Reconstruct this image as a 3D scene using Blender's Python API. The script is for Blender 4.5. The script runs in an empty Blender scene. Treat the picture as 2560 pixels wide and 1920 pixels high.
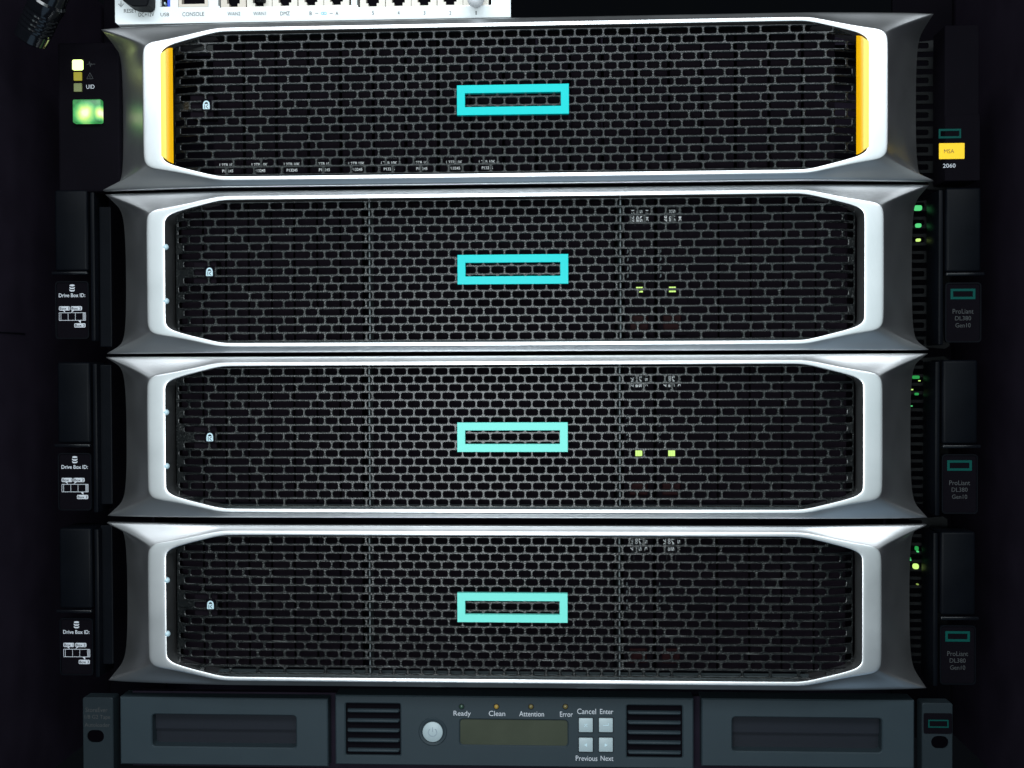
import bpy, bmesh, math, random
from mathutils import Matrix, Vector
random.seed(7)
C = bpy.context.scene.collection
K = 0.0002106            # metres per unit; one unit is about 0.21 mm (2U = 422 units)
D = 2745.0               # camera distance in units
R = math.radians

# ------------------------------------------------------------------ camera
YAW, PITCH, ROLL = R(2.66528), R(-0.8978), R(0.23187)
def _rot():
    Rz = Matrix.Rotation(YAW, 3, 'Z'); Rx = Matrix.Rotation(PITCH, 3, 'X')
    Ry = Matrix(((math.cos(ROLL), 0, math.sin(ROLL)), (0, 1, 0), (-math.sin(ROLL), 0, math.cos(ROLL))))
    return Rz @ Rx @ Ry
RM = _rot()
right, fwd, up = RM.col[0].copy(), RM.col[1].copy(), RM.col[2].copy()
CP = -fwd * D
cam_d = bpy.data.cameras.new('camera'); cam = bpy.data.objects.new('camera', cam_d); C.objects.link(cam)
m4 = Matrix.Identity(4)
for i in range(3):
    m4[i][0] = right[i]; m4[i][1] = up[i]; m4[i][2] = -fwd[i]; m4[i][3] = CP[i] * K
cam.matrix_world = m4
cam_d.sensor_width = 36; cam_d.lens = 36 * D / 2560.0
cam_d.clip_start = 0.02; cam_d.clip_end = 50
bpy.context.scene.camera = cam

# ------------------------------------------------------------------ world, lamps, exposure
sc = bpy.context.scene
w = bpy.data.worlds.new("World"); sc.world = w; w.use_nodes = True
bg = w.node_tree.nodes['Background']; bg.inputs[0].default_value = (0.55, 0.7, 0.9, 1); bg.inputs[1].default_value = 0.004
vs = sc.view_settings; vs.view_transform = 'Standard'; vs.look = 'None'; vs.exposure = 0; vs.gamma = 1
def area(name, loc, target, sx, sz, power, col, spread=180):
    l = bpy.data.lights.new(name, 'AREA'); l.shape = 'RECTANGLE'; l.size = sx; l.size_y = sz
    l.energy = power; l.color = col; l.spread = R(spread)
    o = bpy.data.objects.new(name, l); C.objects.link(o); o.location = loc
    d = (Vector(target) - Vector(loc)).normalized(); o.rotation_euler = d.to_track_quat('-Z', 'Y').to_euler()
    return o
area('front_key_light', (-0.06, -0.74, -0.07), (0, 0, 0.0), 0.26, 0.30, 3.0, (0.90, 0.97, 1.0))
area('front_fill_panel', (0.02, -0.85, 0.20), (0.02, 0, 0.2), 1.15, 0.76, 2.6, (0.77, 0.96, 1.0))  # unseen panel lamp added to brighten the silver frame fronts
area('ceiling_light', (0.0, -0.72, 0.58), (0, 0, -0.1), 1.30, 0.26, 8.0, (0.88, 0.95, 1.0))
area('floor_bounce_light', (0.03, -0.42, -0.55), (0, 0, -0.2), 0.9, 0.35, 0.38, (0.45, 0.72, 1.0))

# ------------------------------------------------------------------ helpers
def at(px, py, Y=0.0):
    """the point at depth Y (units) seen at photograph pixel (px,py), in units"""
    d = RM @ Vector(((px - 1280) / D, 1, -(py - 960) / D))
    t = (Y - CP[1]) / d[1]
    return CP + d * t
def span(px0, py0, px1, py1, Y, o=Vector((0, 0, 0))):
    """pixel rectangle -> x0,x1,z0,z1 in units relative to o, at depth Y"""
    a = at(px0, (py0 + py1) / 2, Y); b = at(px1, (py0 + py1) / 2, Y)
    c = at((px0 + px1) / 2, py0, Y); d = at((px0 + px1) / 2, py1, Y)
    return a.x - o.x, b.x - o.x, d.z - o.z, c.z - o.z

def link(name, me, mat, parent=None, loc=None):
    o = bpy.data.objects.new(name, me); C.objects.link(o)
    if mat is not None and len(me.materials) == 0: me.materials.append(mat)
    if parent is not None: o.parent = parent
    if loc is not None: o.location = loc
    return o
def thing(name, label, cat, loc, group=None):
    o = bpy.data.objects.new(name, None); C.objects.link(o); o.empty_display_size = 0.02
    o.location = Vector(loc) * K; o['label'] = label; o['category'] = cat
    if group: o['group'] = group
    return o
def finish(bm, name, smooth=None):
    for v in bm.verts: v.co *= K
    bmesh.ops.recalc_face_normals(bm, faces=bm.faces)
    me = bpy.data.meshes.new(name); bm.to_mesh(me); bm.free()
    if smooth:
        for p in me.polygons: p.use_smooth = True
        me.set_sharp_from_angle(angle=R(smooth))
    return me
def add_box(bm, x0, x1, y0, y1, z0, z1, bev=0, seg=2):
    r = bmesh.ops.create_cube(bm, size=1)
    for v in r['verts']:
        v.co = Vector((x0 + (v.co.x + .5) * (x1 - x0), y0 + (v.co.y + .5) * (y1 - y0), z0 + (v.co.z + .5) * (z1 - z0)))
    if bev:
        es = list({e for v in r['verts'] for e in v.link_edges})
        bmesh.ops.bevel(bm, geom=es, offset=bev, segments=seg, affect='EDGES', profile=.5)
def add_prism(bm, pts, y0, y1, holes=None):
    """polygon in x-z pushed from depth y0 (front) to y1"""
    f = [bm.verts.new((x, y0, z)) for x, z in pts]; b = [bm.verts.new((x, y1, z)) for x, z in pts]
    n = len(pts)
    bm.faces.new(f); bm.faces.new(b[::-1])
    for i in range(n): bm.faces.new((f[i], b[i], b[(i + 1) % n], f[(i + 1) % n]))
def rrect(x0, x1, z0, z1, r, n=4):
    out = []
    for cx, cz, a0 in ((x1 - r, z1 - r, 0), (x0 + r, z1 - r, 90), (x0 + r, z0 + r, 180), (x1 - r, z0 + r, 270)):
        for i in range(n + 1):
            a = R(a0 + 90 * i / n); out.append((cx + r * math.cos(a), cz + r * math.sin(a)))
    return out
def add_ringplate(bm, outer, inner, y0, y1):
    """plate between two loops with the same count, front y0, back y1"""
    n = len(outer)
    L = []
    for loop, y in ((outer, y0), (inner, y0), (inner, y1), (outer, y1)):
        L.append([bm.verts.new((x, y, z)) for x, z in loop])
    for k in range(4):
        a, b = L[k], L[(k + 1) % 4]
        for i in range(n):
            bm.faces.new((a[i], a[(i + 1) % n], b[(i + 1) % n], b[i]))
def add_cyl(bm, p0, p1, r0, r1, n=24, cap=True):
    p0, p1 = Vector(p0), Vector(p1); d = (p1 - p0).normalized()
    u = d.orthogonal().normalized(); v = d.cross(u)
    A = [bm.verts.new(p0 + (u * math.cos(t) + v * math.sin(t)) * r0) for t in (2 * math.pi * i / n for i in range(n))]
    B = [bm.verts.new(p1 + (u * math.cos(t) + v * math.sin(t)) * r1) for t in (2 * math.pi * i / n for i in range(n))]
    for i in range(n): bm.faces.new((A[i], A[(i + 1) % n], B[(i + 1) % n], B[i]))
    if cap: bm.faces.new(A[::-1]); bm.faces.new(B)
def add_dome(bm, c, r, flat=.6, n=14, m=5):
    rows = []
    for j in range(m):
        a = math.pi / 2 * j / m
        rows.append([bm.verts.new((c[0] + r * math.cos(a) * math.cos(t), c[1] - r * flat * math.sin(a), c[2] + r * math.cos(a) * math.sin(t))) for t in (2 * math.pi * i / n for i in range(n))])
    top = bm.verts.new((c[0], c[1] - r * flat, c[2]))
    for j in range(m - 1):
        for i in range(n): bm.faces.new((rows[j][i], rows[j][(i + 1) % n], rows[j + 1][(i + 1) % n], rows[j + 1][i]))
    for i in range(n): bm.faces.new((rows[-1][i], rows[-1][(i + 1) % n], top))
def add_bar(bm, p, q, wd, y0, y1):
    """flat stroke from p to q (x,z) of width wd"""
    p, q = Vector(p), Vector(q); d = (q - p).normalized(); n = Vector((-d.y, d.x)) * wd / 2
    add_prism(bm, [tuple(p - n), tuple(q - n), tuple(q + n), tuple(p + n)], y0, y1)
cache = {}
def cached(key, fn):
    if key not in cache: cache[key] = fn()
    return cache[key]
def part(name, mat, parent, fn, key=None, smooth=None, loc=None):
    def mk():
        bm = bmesh.new(); fn(bm); me = finish(bm, name, smooth); me.materials.append(mat); return me
    me = cached((key, mat.name), mk) if key else mk()
    return link(name, me, mat, parent, loc)
def text_mesh(s, wd, ht, bold=0.0):
    cu = bpy.data.curves.new('lettering', 'FONT'); cu.body = s; cu.size = 1; cu.offset = bold; cu.resolution_u = 3; cu.extrude = 0.0
    o = bpy.data.objects.new('tmp_lettering', cu); C.objects.link(o)
    bpy.context.view_layer.update()
    me = bpy.data.meshes.new_from_object(o.evaluated_get(bpy.context.evaluated_depsgraph_get()))
    bpy.data.objects.remove(o); bpy.data.curves.remove(cu)
    xs = [v.co.x for v in me.vertices]; ys = [v.co.y for v in me.vertices]
    x0, x1, y0, y1 = min(xs), max(xs), min(ys), max(ys)
    for v in me.vertices:
        v.co = Vector(((v.co.x - (x0 + x1) / 2) / (x1 - x0) * wd * K, 0, (v.co.y - (y0 + y1) / 2) / (y1 - y0) * ht * K))
    me.name = 'lettering'
    return me
def text(s, mat, parent, x0, x1, z0, z1, Y, bold=0.0, turn=0, name='lettering', key=None):
    wd, ht = (x1 - x0, z1 - z0) if not turn else (z1 - z0, x1 - x0)
    me = cached(('t', s, round(wd, 1), round(ht, 1), mat.name, bold), lambda: text_mesh(s, wd, ht, bold))
    o = link(name, me, mat, parent, Vector(((x0 + x1) / 2, Y, (z0 + z1) / 2)) * K)
    if turn: o.rotation_euler = (0, R(turn), 0)
    return o

# ------------------------------------------------------------------ materials
def mat(name, col, rough=.5, metal=0, spec=.5, emit=None, es=0, noise=None, bump=None, coat=0):
    m = bpy.data.materials.new(name); m.use_nodes = True; nt = m.node_tree; b = nt.nodes['Principled BSDF']
    b.inputs['Base Color'].default_value = (*col, 1); b.inputs['Roughness'].default_value = rough
    b.inputs['Metallic'].default_value = metal; b.inputs['Specular IOR Level'].default_value = spec
    b.inputs['Coat Weight'].default_value = coat
    if emit: b.inputs['Emission Color'].default_value = (*emit, 1); b.inputs['Emission Strength'].default_value = es
    tc = nt.nodes.new('ShaderNodeTexCoord')
    if noise:
        sc_, amt = noise
        n = nt.nodes.new('ShaderNodeTexNoise'); n.inputs['Scale'].default_value = sc_; n.inputs['Detail'].default_value = 6
        nt.links.new(tc.outputs['Object'], n.inputs['Vector'])
        mx = nt.nodes.new('ShaderNodeMix'); mx.data_type = 'RGBA'
        mx.inputs['A'].default_value = (*[c * (1 - amt) for c in col], 1); mx.inputs['B'].default_value = (*[min(1, c * (1 + amt)) for c in col], 1)
        nt.links.new(n.outputs['Fac'], mx.inputs['Factor']); nt.links.new(mx.outputs['Result'], b.inputs['Base Color'])
        mr = nt.nodes.new('ShaderNodeMapRange'); mr.inputs['To Min'].default_value = rough * .85; mr.inputs['To Max'].default_value = min(1, rough * 1.15)
        nt.links.new(n.outputs['Fac'], mr.inputs['Value']); nt.links.new(mr.outputs['Result'], b.inputs['Roughness'])
    if bump:
        sc_, st = bump
        n = nt.nodes.new('ShaderNodeTexNoise'); n.inputs['Scale'].default_value = sc_; n.inputs['Detail'].default_value = 3
        nt.links.new(tc.outputs['Object'], n.inputs['Vector'])
        bp = nt.nodes.new('ShaderNodeBump'); bp.inputs['Strength'].default_value = st; bp.inputs['Distance'].default_value = .0002
        nt.links.new(n.outputs['Fac'], bp.inputs['Height']); nt.links.new(bp.outputs['Normal'], b.inputs['Normal'])
    return m
def grille_mat():
    m = mat('grille_paint', (.03, .034, .036), .21, 0, .47, bump=(1500, .75)); nt = m.node_tree; b = nt.nodes['Principled BSDF']
    tc = nt.nodes['Texture Coordinate']
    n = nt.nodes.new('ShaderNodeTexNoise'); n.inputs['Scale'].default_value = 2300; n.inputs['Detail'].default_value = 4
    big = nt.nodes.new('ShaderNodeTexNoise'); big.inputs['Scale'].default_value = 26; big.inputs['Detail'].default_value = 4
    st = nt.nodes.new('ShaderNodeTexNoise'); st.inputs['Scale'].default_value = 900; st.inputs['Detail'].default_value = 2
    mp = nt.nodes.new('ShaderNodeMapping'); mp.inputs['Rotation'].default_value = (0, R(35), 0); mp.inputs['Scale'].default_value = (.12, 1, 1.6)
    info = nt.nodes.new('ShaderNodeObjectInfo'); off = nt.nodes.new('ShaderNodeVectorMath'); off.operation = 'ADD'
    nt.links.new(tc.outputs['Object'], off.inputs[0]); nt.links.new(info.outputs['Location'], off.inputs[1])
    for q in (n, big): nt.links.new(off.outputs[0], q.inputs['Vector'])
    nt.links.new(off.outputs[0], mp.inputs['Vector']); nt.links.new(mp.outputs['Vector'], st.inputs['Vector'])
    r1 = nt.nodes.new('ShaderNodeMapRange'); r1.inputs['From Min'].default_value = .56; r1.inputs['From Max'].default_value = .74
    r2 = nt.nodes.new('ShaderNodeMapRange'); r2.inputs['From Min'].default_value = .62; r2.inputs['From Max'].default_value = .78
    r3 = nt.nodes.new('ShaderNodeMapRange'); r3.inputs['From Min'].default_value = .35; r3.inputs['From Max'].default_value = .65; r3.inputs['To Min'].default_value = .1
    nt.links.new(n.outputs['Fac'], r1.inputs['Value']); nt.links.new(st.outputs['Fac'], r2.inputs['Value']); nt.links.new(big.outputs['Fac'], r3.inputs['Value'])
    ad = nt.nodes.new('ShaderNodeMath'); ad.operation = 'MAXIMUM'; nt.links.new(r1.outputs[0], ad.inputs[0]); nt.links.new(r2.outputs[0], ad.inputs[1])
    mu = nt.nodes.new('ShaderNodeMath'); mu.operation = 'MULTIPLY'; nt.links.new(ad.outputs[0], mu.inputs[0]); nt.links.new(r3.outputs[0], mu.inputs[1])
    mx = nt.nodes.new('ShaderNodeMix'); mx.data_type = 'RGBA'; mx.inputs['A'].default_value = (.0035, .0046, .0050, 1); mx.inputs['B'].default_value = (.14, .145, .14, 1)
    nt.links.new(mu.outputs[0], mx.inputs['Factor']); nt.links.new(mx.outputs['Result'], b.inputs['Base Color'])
    return m
M = {}
M['silver'] = mat('silver_paint', (.78, .79, .80), .37, .99, .5, noise=(38, .05), bump=(3500, .08))
M['grille'] = grille_mat()
M['drive'] = mat('dark_drive_plastic', (.0062, .0045, .0068), .8, 0, .02, noise=(70, .3))
M['teal'] = mat('teal_plastic', (.0, .57, .56), .32, 0, .25)
M['teal_glare'] = mat('teal_plastic_glare', (.16, .70, .60), .4, 0, .3)  # teal plastic with the washed-out reflection put into its colour
M['teal_print'] = mat('teal_print', (.0, .045, .038), .6, 0, .1)
M['black'] = mat('black_plastic', (.002, .0026, .004), .42, 0, .06, noise=(60, .3), bump=(1500, .1))
M['gloss_black'] = mat('gloss_black_plastic', (.003, .0035, .005), .2, 0, .3)
M['matt_black'] = mat('matt_black', (.0032, .0027, .0042), .8, 0, .02, noise=(40, .3))
M['hole'] = mat('hole_black', (.0015, .0012, .002), .9, 0, .0)
M['flange'] = mat('dark_flange_paint', (.0042, .005, .0055), .6, 0, .15, noise=(60, .3))
M['void'] = mat('dark_sheet_metal', (.014, .011, .018), .85, 0, .02, noise=(40, .4))
M['dull_steel'] = mat('dull_steel', (.085, .10, .105), .5, .5, .5)
M['steel'] = mat('bright_steel', (.7, .72, .73), .35, .9, .5)
M['white_print'] = mat('white_print', (.50, .52, .56), .6, 0, .2)
M['label_white'] = mat('white_label_print', (.85, .86, .86), .5, 0, .3)
M['grey_print'] = mat('grey_print', (.045, .048, .05), .6, 0, .1)
M['dark_print'] = mat('dark_print', (.012, .012, .015), .6, 0, .2)
M['white_paint'] = mat('white_case_paint', (.80, .84, .85), .5, 0, .4, noise=(30, .03), bump=(2500, .1))
M['beige'] = mat('beige_port_plastic', (.62, .55, .47), .5)
M['cream'] = mat('cream_port_plastic', (.75, .70, .62), .5)
M['blue'] = mat('blue_port_plastic', (.01, .06, .6), .35)
M['blue_print'] = mat('blue_print', (.25, .6, .85), .6)
M['yellow'] = mat('yellow_plastic', (.92, .46, .0), .30, 0, .6, coat=.3)
M['pale_yellow'] = mat('pale_yellow_plastic', (.88, .74, .13), .3, 0, .5)
M['connector'] = mat('glossy_black_rubber', (.004, .0045, .006), .13, 0, .8)
M['yellow_label'] = mat('yellow_label', (.95, .58, .0), .4, emit=None)
M['brown_print'] = mat('brown_print', (.16, .09, .02), .6)
M['ear_grey'] = mat('dark_blue_grey_ear', (.012, .018, .022), .55, 0, .15, noise=(50, .1))
M['tape_grey'] = mat('blue_grey_plastic', (.021, .032, .039), .55, 0, .2, noise=(50, .08), bump=(2200, .15))
M['lip_grey'] = mat('grey_sheet_edge', (.12, .15, .16), .45, .3, .4)
M['tape_dark'] = mat('dark_blue_grey_plastic', (.010, .012, .017), .6, 0, .15)
M['button'] = mat('pale_button', (.33, .40, .42), .45)
M['button_mark'] = mat('button_mark', (.22, .27, .31), .5)
M['lcd'] = mat('lcd_glass', (.042, .048, .032), .22, 0, .5, noise=(35, .35))
M['red'] = mat('dark_red_latch', (.013, .001, .002), .6, 0, .1)
M['white_rubber'] = mat('white_rubber', (.75, .76, .78), .5)
M['white_bump'] = mat('white_plastic', (.5, .66, .72), .4)
def led(name, col, s): return mat(name, (.02, .02, .02), .3, 0, .4, emit=col, es=s)
M['led_white'] = led('led_pale_green_lit', (.80, 1.0, .32), 2.6)
M['led_yellow'] = led('led_yellow_dim', (.55, .50, .02), .6)
M['led_olive'] = mat('led_olive_unlit', (.12, .14, .05), .5, emit=(.3, .34, .12), es=.12)
M['led_green'] = led('led_green_lit', (.12, .9, .28), .75)
M['led_green_dim'] = led('led_green_dim', (.02, .42, .08), .7)
M['led_lime'] = led('led_lime_lit', (.62, .95, .22), 1.1)
M['led_lime_dim'] = led('led_lime_dim', (.42, .6, .12), .55)
M['led_off_green'] = mat('led_green_unlit', (.02, .05, .03), .25)
M['led_off_amber'] = mat('led_amber_unlit', (.30, .19, .03), .25)
M['led_off_brown'] = mat('led_brown_unlit', (.13, .10, .03), .25)
def lens_mat():
    m = led('green_lens_lit', (.1, .8, .2), 1.0); nt = m.node_tree; b = nt.nodes['Principled BSDF']
    tc = nt.nodes['Texture Coordinate']
    def blob(cx, cz, rad):
        mp = nt.nodes.new('ShaderNodeVectorMath'); mp.operation = 'SUBTRACT'; mp.inputs[1].default_value = (cx * K, 0, cz * K)
        nt.links.new(tc.outputs['Object'], mp.inputs[0])
        ml = nt.nodes.new('ShaderNodeVectorMath'); ml.operation = 'MULTIPLY'; ml.inputs[1].default_value = (1, 0, 1); nt.links.new(mp.outputs[0], ml.inputs[0])
        ln = nt.nodes.new('ShaderNodeVectorMath'); ln.operation = 'LENGTH'; nt.links.new(ml.outputs[0], ln.inputs[0])
        mr = nt.nodes.new('ShaderNodeMapRange'); mr.inputs['From Min'].default_value = 0; mr.inputs['From Max'].default_value = rad * K
        mr.inputs['To Min'].default_value = 1; mr.inputs['To Max'].default_value = 0; nt.links.new(ln.outputs['Value'], mr.inputs['Value'])
        return mr.outputs[0]
    a = nt.nodes.new('ShaderNodeMath'); a.operation = 'MAXIMUM'
    nt.links.new(blob(-4, -6, 34), a.inputs[0]); nt.links.new(blob(36, -6, 22), a.inputs[1])
    n = nt.nodes.new('ShaderNodeTexNoise'); n.inputs['Scale'].default_value = 260; n.inputs['Detail'].default_value = 3; nt.links.new(tc.outputs['Object'], n.inputs['Vector'])
    s = nt.nodes.new('ShaderNodeMath'); s.operation = 'MULTIPLY_ADD'; s.inputs[1].default_value = .35; nt.links.new(n.outputs['Fac'], s.inputs[0]); nt.links.new(a.outputs[0], s.inputs[2])
    cr = nt.nodes.new('ShaderNodeValToRGB'); nt.links.new(s.outputs[0], cr.inputs[0]); e = cr.color_ramp.elements
    e[0].position = .12; e[0].color = (.02, .20, .05, 1); e[1].position = 1.0; e[1].color = (1, 1, .75, 1)
    q = e.new(.35); q.color = (.09, .52, .14, 1); q = e.new(.58); q.color = (.38, .85, .22, 1); q = e.new(.72); q.color = (.75, 1, .25, 1)
    nt.links.new(cr.outputs[0], b.inputs['Emission Color'])
    return m
M['lens'] = lens_mat()

# ------------------------------------------------------------------ the pressed grille
UN = 35.0; RP = 20.7
def sx(i): return (i - 20.38) * UN
def srange(a, b):
    out = []; x = a
    while x <= b + .01: out.append(x); x += 1
    return out
ROWS = [
 [-2,0,1,3,4,6,7,8,10] + srange(11,31) + [33,34,35,37,38,40,41,43],
 [-3.5,-1.5,.5,2.5,5.5,7.5,8.5,9.5] + srange(10.5,33.5) + [35.5,38.5,40.5,42.5,45],
 [-4,-3,-1,2,4,5,7,9] + srange(10,32) + [34,36,37,39,42,44,45],
 [-4,-1.5,.5,2.5,4.5,6.5,7.5,8.5,9.5,10.5] + srange(12.5,28.5) + [30.5,31.5,32.5,33.5,34.5,36.5,38.5,40.5,42.5,45],
 [-4,-3,-2,0,1,3,6,7,9] + srange(10,32) + [34,35,38,40,41,43,44,45],
 [-3.5,-1.5,1.5,2.5,4.5,5.5,7.5,8.5,10.5] + srange(11.5,30.5) + [32.5,33.5,35.5,36.5,38.5,39.5,42.5,44.5],
 [-4,-2,0,2,4,6,7,8,9] + srange(10,35) + [37,39,41,43,45],
 [-3.5,-1.5,.5,2.5,4.5,7.5,9.5] + srange(10.5,31.5) + [33.5,36.5,38.5,40.5,42.5,44.5],
 [-2.7,-1.6,None,-1,2,4,5,6,8] + srange(9,33) + [35,36,38,39,42,44,45],
 [-3.5,-1.5,.5,2.5,4.5,6.5,7.5,8.5,9.5] + srange(11.5,29.5) + [31.5,32.5,33.5,34.5,36.5,38.5,40.5,42.5,45],
 [-4,-3,-2,0,1,3,6,7,8,10] + srange(11,31) + [33,34,35,38,40,41,43,44,45],
 [-3.5,-1.5,1.5,2.5,4.5,5.5,7.5] + srange(8.5,33.5) + [35.5,36.5,38.5,39.5,42.5,44.5],
 [-4,-2,0,2,4,6,7,9] + srange(10,32) + [34,35,37,39,41,43,45],
 [-3.5,-1.5,.5,2.5,5.5,6.5,8.5,9.5,10.5] + srange(12.5,28.5) + [30.5,31.5,32.5,34.5,35.5,38.5,40.5,42.5,44.5],
 [-4,-3,-1,2,4,5,7,8,9] + srange(10,34) + [36,37,39,42,44,45],
 [-4,-1.5,.5,2.5,3.5,5.5,6.5,7.5,8.5,10.5] + srange(11.5,30.5) + [32.5,33.5,34.5,35.5,37.5,38.5,40.5,42.5,45],
 [-2,0,2,4,7,9] + srange(10,32) + [34,37,39,41,43],
]
GY, GT = 12.0, 5.0        # depth of the grille face behind the frame front, plate thickness
def grille_bm(bm):
    xl, xr = -859.0, 859.0; top = 8.5 * RP - 1
    LIM = [(192,700),(188,742),(181,777),(172,819),(165,852),(163,859),(0,859)]
    def lim(z):
        z = abs(z)
        for (za, xa), (zc_, xc_) in zip(LIM, LIM[1:]):
            if z >= zc_: return xa + (xc_ - xa) * (za - z) / (za - zc_)
        return 859
    def quad(x0, x1, z0, z1):
        if x1 - x0 < .01: return
        bm.faces.new([bm.verts.new((x, GY, z)) for x, z in ((x0, z0), (x1, z0), (x1, z1), (x0, z1))])
    la = lim(178) - 6
    for sg in (1, -1):      # upper and lower edges fold back
        P = ((sg * top, GY), (sg * (top + 2), GY + 3), (sg * (top + 3), GY + 60))
        for a, b in zip(P, P[1:]):
            bm.faces.new([bm.verts.new(p) for p in ((-la, a[1], a[0]), (la, a[1], a[0]), (la, b[1], b[0]), (-la, b[1], b[0]))])
    for r, row in enumerate(ROWS):
        zc = (8 - r) * RP; z0, z1 = zc - RP / 2, zc + RP / 2
        segs = []; prev = None
        for v in row:
            if v is None: prev = None; continue
            if prev is not None: segs.append((sx(prev), sx(v)))
            prev = v
        a0, a1 = lim(z0), lim(z1)
        bm.faces.new([bm.verts.new((x, GY, z)) for x, z in ((-a0, z0), (segs[0][0], z0), (segs[0][0], z1), (-a1, z1))])
        bm.faces.new([bm.verts.new((x, GY, z)) for x, z in ((segs[-1][1], z0), (a0, z0), (a1, z1), (segs[-1][1], z1))])
        for a, b in zip(segs, segs[1:]):
            if b[0] - a[1] > .1: quad(a[1], b[0], z0, z1)
        for (a, b) in segs:
            hx0, hx1, hz0, hz1 = a + 3.3, b - 3.3, zc - 7.25, zc + 7.25
            def loop(g, rad):
                x0, x1, y0, y1 = hx0 - g, hx1 + g, hz0 - g, hz1 + g
                return rrect(x0, x1, y0, y1, rad + g, 3)
            L0 = loop(1.7, 4.2); L1 = loop(0, 4.6); n = len(L0)
            # cell boundary: edge points opposite the arc ends, corners for the arc middles
            outer = []
            for q, (cx, cz) in enumerate(((b, z1), (a, z1), (a, z0), (b, z0))):
                p = L0[q * 4:(q + 1) * 4]
                ends = (p[0], p[3])
                e0 = (cx, p[0][1]) if q in (0, 2) else (p[0][0], cz)
                e1 = (p[3][0], cz) if q in (0, 2) else (cx, p[3][1])
                outer += [e0, (cx, cz), (cx, cz), e1]
            vo = {}
            def V(p, y):
                k = (round(p[0], 3), round(p[1], 3), y)
                if k not in vo: vo[k] = bm.verts.new((p[0], y, p[1]))
                return vo[k]
            for i in range(n):
                j = (i + 1) % n
                f = []
                for v in (V(outer[i], GY), V(outer[j], GY), V(L0[j], GY), V(L0[i], GY)):
                    if v not in f: f.append(v)
                if len(f) > 2: bm.faces.new(f)
                bm.faces.new((V(L0[i], GY), V(L0[j], GY), V(L1[j], GY + 1.5), V(L1[i], GY + 1.5)))
                bm.faces.new((V(L1[i], GY + 1.5), V(L1[j], GY + 1.5), V(L1[j], GY + GT), V(L1[i], GY + GT)))
    for v in bm.verts:      # the plate curves back towards its two ends
        e = abs(v.co.x) - 800
        if e > 0: v.co.y += 26 * (e / 59) ** 2
    # folded side returns and rim
    for s, x in ((-1, xl), (1, xr)):
        for a, b in (((x, GY + 26), (x + s * 8, GY + 50)), ((x + s * 8, GY + 50), (x + s * 10, GY + 80))):
            bm.faces.new([bm.verts.new(p) for p in ((a[0], a[1], -150), (b[0], b[1], -150), (b[0], b[1], 150), (a[0], a[1], 150))])
def grille_mesh():
    bm = bmesh.new(); grille_bm(bm)
    for v in bm.verts: v.co *= K
    me = bpy.data.meshes.new('grille'); bm.normal_update(); bm.to_mesh(me); bm.free(); me.materials.append(M['grille']); return me

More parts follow.
